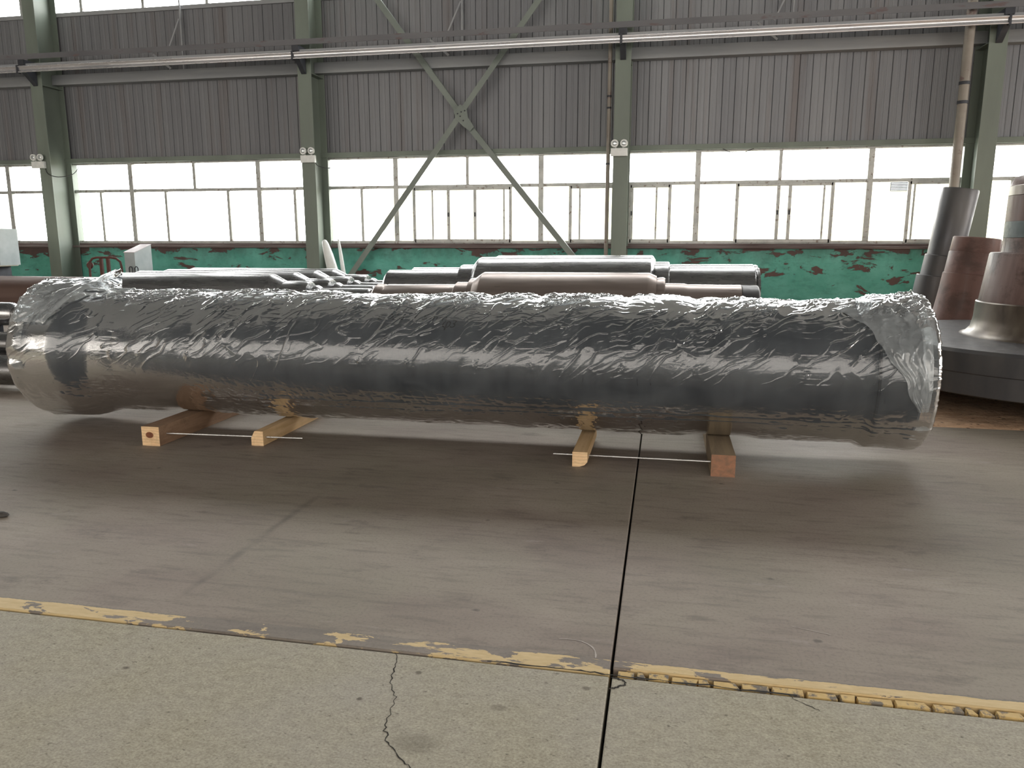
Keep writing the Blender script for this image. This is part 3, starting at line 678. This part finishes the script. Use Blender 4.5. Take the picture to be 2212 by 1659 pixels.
MB().add([(-10.11,12.99,1.322),(-9.87,12.99,1.322),(-9.87,13.5,1.472),(-10.11,13.5,1.472),(-10.11,12.99,1.332),(-9.87,12.99,1.332),(-9.87,13.5,1.482),(-10.11,13.5,1.482)],
         [(0,3,2,1),(4,5,6,7),(0,1,5,4),(1,2,6,5),(2,3,7,6),(3,0,4,7)]).build('sloped_lid', M['pink_top'], t_)
for dx in (.03, .15):
    x = -10.02+dx
    MB().tube([(x,12.96,.85),(x,12.96,1.03),(x+.02,12.96,1.06),(x+.05,12.96,1.06),(x+.07,12.96,1.03),(x+.07,12.96,.9)], .01, 8).build('hook', M['dark_iron'], t_, smooth=50)
t_ = thing('tube_trolley', 'rust-red bent-tube trolley frame against the green wall at left', 'trolley', (-10.5, 13.0, 0))
MB().tube([(-10.88,13,.02),(-10.88,13,1.05),(-10.86,13,1.15),(-10.8,13,1.21),(-10.7,13,1.23),(-10.4,13,1.23),(-10.28,13,1.21),(-10.2,13,1.15),(-10.18,13,1.05),(-10.18,13,.02)], .022, 10).build('hoop', M['rust_red'], t_, smooth=50)
for x in (-10.62, -10.47): MB().box(x-.03, x+.03, 12.99, 13.03, .1, 1.22).build('upright', M['rust_red'], t_)
MB().box(-10.9, -10.16, 12.85, 13.1, .05, .09).build('foot_plate', M['rust_red'], t_)
MB().lathe([(13.03,.05),(13.06,.075),(13.1,.05)], 'y', 14, (-10.92, 1.08)).build('clamp', M['rust_red'], t_, smooth=50)
for p, q, r, lb in (((-5.94,13.70,.035),(-6.47,13.97,1.56),.125,'thick white wrapped bundle slanting against the second column'), ((-6.06,14.15,.012),(-6.30,14.25,1.58),.05,'thin white wrapped bundle standing behind the thick one at the second column')):
    P, Q = Vector(p), Vector(q); d = (Q-P).normalized(); a_ = d.cross(Vector((0, 1, 0))).normalized(); b_ = a_.cross(d)
    vs = []; n = 18; L = (Q-P).length
    prof = [(0, .6), (.02, .95), (.08, 1), (.45, .95), (.8, .72), (.95, .5), (.99, .34), (1, .15)]
    for u, k in prof:
        for j in range(n):
            th = 2*PI*j/n; rr = r*k*(1+.06*math.sin(3*th+u*7)); vs.append(P+d*(u*L)+a_*rr*math.cos(th)+b_*rr*math.sin(th))
    fs = [(i*n+j, i*n+(j+1) % n, (i+1)*n+(j+1) % n, (i+1)*n+j) for i in range(len(prof)-1) for j in range(n)]+[tuple(range(n))[::-1], tuple((len(prof)-1)*n+j for j in range(n))]
    tag(MB().add(vs, fs).build('wrapped_bundle', M['white_wrap'], None, smooth=60), lb, 'bundle', 'white bundles at the column foot')

# ------------------------------------------------------------------ timbers and rods under the tube
def timber(lb, x0, x1, y0, y1, z1, side, end, prof=None):
    t_ = MB(); n_ = 0
    pr = prof or [(x0, 0), (x1, 0), (x1, z1), (x0, z1)]
    n_ = len(pr); vs = [(a, y0, b) for a, b in pr]+[(a, y1, b) for a, b in pr]
    t_.add(vs, [(i, (i+1) % n_, n_+(i+1) % n_, n_+i) for i in range(n_)], 0).add(vs, [tuple(range(n_)), tuple(range(n_, 2*n_))[::-1]], 1)
    o = t_.build('timber_block', [M[side], M[end]], None, bevel=.003)
    return tag(o, lb, 'timber', 'timbers under the wrapped tube')
b1 = timber('square timber with a knotty pale end under the left part of the tube', -3.90, -3.75, 5.03, 6.35, .150, 'w_dark', 'w_pale')
vs = [(-3.832+.033*math.cos(q), .085+.024*math.sin(q)) for q in np.linspace(0, 2*PI, 16, endpoint=False)]
MB().add([(a, 5.0285, b) for a, b in vs]+[(a, 5.035, b) for a, b in vs], [tuple(range(16)), tuple(range(16, 32))[::-1]]+[(i, (i+1) % 16, 16+(i+1) % 16, 16+i) for i in range(16)]).build('knot', M['knot'], b1)
timber('slim tan timber with slanted end, right of the knotty timber', -3.075, -2.975, 5.19, 6.35, .115, 'w_tan', 'w_pale', [(-3.075,0),(-2.975,0),(-2.975,.115),(-3.045,.115),(-3.075,.06)])
timber('short tan chock with rounded corner under the right part of the tube', -.590, -.485, 5.12, 5.85, .105, 'w_tan', 'w_pale', [(-.59,0),(-.54,0),(-.505,.012),(-.485,.035),(-.485,.105),(-.59,.105)])
timber('square reddish weathered timber under the right end of the tube', .345, .502, 5.075, 6.35, .150, 'w_old', 'w_red')
o = MB().tube([(-3.75, 5.12, .08), (-2.69, 5.27, .055)], .006, 8).build('steel_rod', M['rod'], None, smooth=50); tag(o, 'thin steel rod through the two left timbers', 'rod', 'thin rods through the timbers')
o = MB().tube([(-.742, 5.25, .047), (.345, 5.14, .082)], .006, 8).build('steel_rod', M['rod'], None, smooth=50); tag(o, 'thin steel rod through the short chock to the reddish timber', 'rod', 'thin rods through the timbers')

# ------------------------------------------------------------------ the wrapped tube
TY, TZ, TR = 5.68, .640, .485
tube = thing('wrapped_tube', 'long dark steel tube wrapped in clear plastic film lying on four timbers', 'steel tube', (-1.7, TY, TZ-TR))
XL, XR, LCOL, RCOL = -5.02, 1.645, -4.72, 1.37
RL, RR = .550, .512
MB().lathe([(LCOL-.02, TR-.01), (LCOL-.01, TR), (RCOL+.01, TR), (RCOL+.02, TR-.01)], 'x', 160, (TY, TZ)).build('tube_body', M['tube_steel'], tube, smooth=30)
MB().lathe([(XL, RL-.02), (XL+.02, RL), (LCOL-.05, RL), (LCOL, RL-.006), (LCOL+.06, RL-.022), (LCOL+.14, TR+.022), (LCOL+.22, TR+.004), (LCOL+.24, TR-.01)], 'x', 128, (TY, TZ)).build('end_collar', M['tube_steel'], tube, smooth=30)
MB().lathe([(RCOL, TR-.02), (RCOL, RR-.012), (RCOL+.012, RR), (XR-.02, RR), (XR, RR-.02)], 'x', 128, (TY, TZ)).build('end_collar', M['tube_steel'], tube, smooth=30)

# lattice noise in numpy
def vnoise(x, y, seed):
    T = np.random.RandomState(seed).rand(256, 256)*2-1
    xi = np.floor(x).astype(int); yi = np.floor(y).astype(int); fx = x-xi; fy = y-yi
    ux = fx*fx*fx*(fx*(fx*6-15)+10); uy = fy*fy*fy*(fy*(fy*6-15)+10)
    g = lambda a, b: T[a % 256, b % 256]
    return (g(xi, yi)*(1-ux)+g(xi+1, yi)*ux)*(1-uy)+(g(xi, yi+1)*(1-ux)+g(xi+1, yi+1)*ux)*uy
def sm(e0, e1, v):
    t_ = np.clip((v-e0)/(e1-e0), 0, 1); return t_*t_*(3-2*t_)
SEAMS = [-4.24, -3.572, -2.876, -2.176, -1.804, -1.288, -.906, -.265, .226, .929]
def film_offset(X, ph):
    """radial gap between steel and film; ph 0 = towards the camera side, pi/2 = top"""
    q = TR*np.where(ph > PI*1.3, ph-2*PI, ph)              # arc length, up positive
    up = np.clip(np.sin(ph), -1, 1)
    seam = np.zeros_like(X); dmin = np.full_like(X, 9.0); sgn = np.zeros_like(X)
    for s in SEAMS:
        d = X-s-.012*vnoise(q*3+s*7, X*0, 5)
        m = np.abs(d) < dmin; dmin = np.where(m, np.abs(d), dmin); sgn = np.where(m, np.sign(d), sgn)
    pinch = 1-np.exp(-(dmin/.045)**1.3)
    tight = sm(-.55, .95, up)                                # loose on top, tight below
    # slanting creases, rising to the right
    def crease(al, L, W, seed, sharp, warp):
        a = al+warp*vnoise(X*1.3, q*1.6, seed+31)
        d1 = X*np.cos(al)+q*np.sin(al); d2 = -X*np.sin(al)+q*np.cos(al)
        d2 = d2+warp*.12*vnoise(d1*3.1, d2*4.0, seed+9)+.02*vnoise(X*11, q*11, seed+4)
        nn = vnoise(d1/L, d2/W, seed)
        return np.clip(1-np.abs(nn)*sharp, 0, 1)**1.5
    c1 = crease(.58, .52, .062, 11, 5.0, .3)
    c2 = crease(.42, .34, .045, 12, 4.5, .35)
    c3 = crease(.95, .50, .095, 13, 7.0, .3)
    c4 = crease(.20, .16, .032, 14, 3.6, .6)
    c5 = crease(.72, .26, .040, 15, 4.2, .4)
    area = sm(-.35, .2, vnoise(X*2.3+3, q*3.1, 21)); area2 = sm(-.25, .25, vnoise(X*2.9, q*3.6+8, 22)); area3 = sm(-.2, .35, vnoise(X*1.7+9, q*2.3, 23)); area5 = sm(-.3, .2, vnoise(X*3.3+5, q*3.3+2, 33))
    amp = .0018+.0085*sm(-.35, .6, up)+.005*sm(.7, .95, up)
    off = .003+amp*(.85*c1*area*sm(-.35, .1, q)+.6*c2*area2*sm(-.2, .2, q)+.75*c3*area3*sm(-.6, .0, q)+.5*c4*area*sm(.15, .5, q)+.6*c5*area5*sm(-.1, .3, q))
    off += amp*.6*(.5+.5*vnoise(X*5.5+q*4, q*8-X*3.5, 34))
    off += (.004+.020*sm(.55, 1.0, up))*(.5+.5*vnoise(X*2.2, q*2.2, 24))*pinch*sm(-.2, .7, up)
    off = .0015+(off-.0015)*(.25+.75*pinch)
    # gathers radiating from every seam
    gth = np.clip(1-np.abs(vnoise(q*26, X*3, 25))*2.2, 0, 1)*np.exp(-dmin/.06)*(.3+.7*tight)*.004
    off += gth
    # little crumpled tape knots half way up
    for s in SEAMS:
        off += .012*np.exp(-((X-s)/.022)**2-((q-.04)/.03)**2)*(.6+.4*vnoise(X*90, q*90, 26))
    # long fold of the film edge low on the front
    q0 = -.285+.012*vnoise(X*1.6, X*0, 27)+.006*vnoise(X*7, X*0, 28)
    off += .004*np.exp(-((q-q0)/.006)**2)*sm(-3.4, -2.9, X)
    q1 = -.345+.02*vnoise(X*1.1+5, X*0, 29)
    off += .003*np.exp(-((q-q1)/.006)**2)*sm(-3.0, -2.4, X)
    off += .0048*np.abs(vnoise(X*15+q*6, q*19, 30))*tight*sm(.6, .95, up)
    # underneath: pressed on the timbers, slightly baggy between them
    bag = np.exp(-((ph-1.5*PI)/.35)**2)
    press = np.ones_like(X)
    for a, b in ((-3.9, -3.75), (.345, .502)): press *= sm(.10, .30, np.abs(X-(a+b)/2))
    off = off*(1-bag*(1-press))+bag*.018*press*(.6+.5*vnoise(X*4, X*0, 32))
    low = sm(.15, .7, -up)
    off += low*press*(.006*np.abs(vnoise(X*8, q*17, 35))+.0055*np.abs(vnoise(X*21+q*9, q*33, 36)))
    return np.maximum(off, .0015)
def base_r(X):
    l = sm(LCOL+.20, LCOL-.06, X) if False else 1-sm(LCOL-.06, LCOL+.27, X)
    r = sm(RCOL-.06, RCOL+.02, X)
    return TR+(RL-TR+.004)*l+(RR-TR+.003)*r
NX = 1400
xs = np.linspace(XL-.085, XR+.055, NX)
phs = np.concatenate([np.linspace(-1.25, 2.0, 500, endpoint=False), np.linspace(2.0, 2*PI-1.25, 130, endpoint=False)]); NP = len(phs)
XX, PP = np.meshgrid(xs, phs, indexing='ij')
RRd = base_r(XX)+film_offset(XX, PP)
endl = np.exp(-((XX-XL+.05)/.09)**2); endr = np.exp(-((XX-XR-.03)/.10)**2)
RRd += endl*.018*(.6+.6*vnoise(PP*7, XX*6, 41))+endr*.012*(.6+.7*vnoise(PP*9, XX*8, 42))
ii = sm(0, 1, np.abs(0*XX))
vsx = [np.stack([XX, TY-RRd*np.cos(PP), TZ+RRd*np.sin(PP)], -1).reshape(-1, 3)]
rings = NX
capL = [(.985, -.02), (.95, -.032), (.86, -.035), (.7, -.03), (.5, -.022), (.3, -.018), (.1, -.016)]
capR = [(.985, .02), (.95, .034), (.86, .04), (.7, .036), (.5, .028), (.3, .022), (.1, .02)]
def caprows(r0, x0, cap, seed):
    out = []
    for f_, dx in cap:
        wr = .012*(1-f_*.6)*np.clip(1-np.abs(vnoise(phs*14, phs*0+f_*5, seed))*2, 0, 1)
        wr *= .5+.5*np.cos(0*phs)
        rr = r0*f_; out.append(np.stack([x0+dx+wr*np.sign(dx), TY-rr*np.cos(phs), TZ+rr*np.sin(phs)], -1))
    return out
left = caprows(RRd[0], xs[0], capL, 51)[::-1]; right = caprows(RRd[-1], xs[-1], capR, 52)
allv = np.concatenate(left+vsx+right, 0); nr = len(left)+NX+len(right)
org = np.array(parent_origin(tube))
i0 = np.arange(nr-1)[:, None]*NP; j0 = np.arange(NP)[None, :]; j1 = (np.arange(NP)+1)[None, :] % NP
quads = np.stack([i0+j0, i0+j1, i0+NP+j1, i0+NP+j0], -1).reshape(-1, 4)
me = bpy.data.meshes.new('film_wrap')
me.vertices.add(len(allv)); me.vertices.foreach_set('co', (allv-org).astype(np.float32).ravel())
me.loops.add(quads.size); me.loops.foreach_set('vertex_index', quads.ravel().astype(np.int32))
me.polygons.add(len(quads)); me.polygons.foreach_set('loop_start', np.arange(0, quads.size, 4, dtype=np.int32))
me.polygons.foreach_set('use_smooth', np.ones(len(quads), dtype=bool))
me.update(calc_edges=True); me.validate(); me.materials.append(M['film'])
fo = bpy.data.objects.new('film_wrap', me); C.objects.link(fo); fo.parent = tube; fo['label'] = 'clear creased plastic film wrapped around the tube'

# loose film at both ends
def sheet(name, fn, nu, nv):
    vs = [fn(i/nu, j/nv) for i in range(nu+1) for j in range(nv+1)]
    fs = [(i*(nv+1)+j, (i+1)*(nv+1)+j, (i+1)*(nv+1)+j+1, i*(nv+1)+j+1) for i in range(nu) for j in range(nv)]
    o = MB().add(vs, fs).build(name, M['film_flap'], tube, smooth=180); o['label'] = 'loose doubled flap of plastic film'; return o
def s1(a, b, seed): return float(vnoise(np.array([a]), np.array([b]), seed)[0])
def flap_left(u, v):          # u along x, v from the end's front side up over the top
    ph = math.radians(28+92*v)
    xe = -4.40-.40*abs(v-.62)/.62 if v < .62 else -4.40-.30*(v-.62)/.38
    xe += .03*s1(v*9, 2, 61)
    x = XL-.08+(xe-XL+.08)*u
    r = float(base_r(np.array([min(x, LCOL-.03)]))[0])+.034+.012*s1(u*7, v*9, 62)+.010*max(0, 1-abs(s1(u*5+v*6, v*11-u*4, 63))*3)
    lift = max(0, u-.55)**1.5*.32*math.exp(-((v-.66)/.2)**2)
    r += lift
    return (x, TY-r*math.cos(ph), TZ+r*math.sin(ph))
sheet('film_flap', flap_left, 90, 110)
def flap_right(u, v):
    ph = math.radians(-18+118*v)
    ap = .70                      # the pointed corner
    xe = (1.60-(1.60-1.14)*(v/ap)**1.2) if v < ap else 1.14+.30*(v-ap)/(1-ap)
    xe += .02*s1(v*10, 5, 71)
    x = XR+.03+(xe-XR-.03)*u
    r = float(base_r(np.array([x]))[0])+.022+.008*s1(u*8, v*9, 72)+.009*max(0, 1-abs(s1(u*4-v*5, v*13+u*5, 73))*3)
    r = max(r, RR+.02) if x > RCOL-.1 else r+.004
    return (x, TY-r*math.cos(ph), TZ+r*math.sin(ph))
sheet('film_flap', flap_right, 90, 120)

# hand-written mark on the steel, under the film
def marker(txt, x0, ph0, size, slant):
    cu = bpy.data.curves.new('marker', 'FONT'); cu.body = txt; cu.size = size; cu.shear = slant; cu.resolution_u = 3; cu.space_character = 1.1
    o = bpy.data.objects.new('marker', cu); C.objects.link(o)
    dg = bpy.context.evaluated_depsgraph_get(); dg.update(); me = bpy.data.meshes.new_from_object(o.evaluated_get(dg))
    bpy.data.objects.remove(o)
    bm = bmesh.new(); bm.from_mesh(me); bmesh.ops.triangulate(bm, faces=bm.faces)
    bmesh.ops.subdivide_edges(bm, edges=[e for e in bm.edges if e.calc_length() > .012], cuts=2)
    for v in bm.verts:
        ph = ph0+v.co.y/TR; r = TR+.0012; v.co = Vector((x0+v.co.x, TY-r*math.cos(ph), TZ+r*math.sin(ph)))-Vector(org)
    bm.to_mesh(me); bm.free(); me.materials.append(M['ink'])
    m = bpy.data.objects.new('marker_letter', me); C.objects.link(m); m.parent = tube
def write(txt, x0, ph0, size, slant, adv):
    for ch in txt:
        if ch != ' ': marker(ch, x0, ph0, size, slant)
        x0 += adv*size*(.55 if ch == ' ' else (1.25 if ch == 'm' else 1))
write('LD28 \u00d7 5mm', -2.08, math.radians(44), .085, .25, .66)
write('\u03c63', -1.58, math.radians(37), .10, .2, .62)
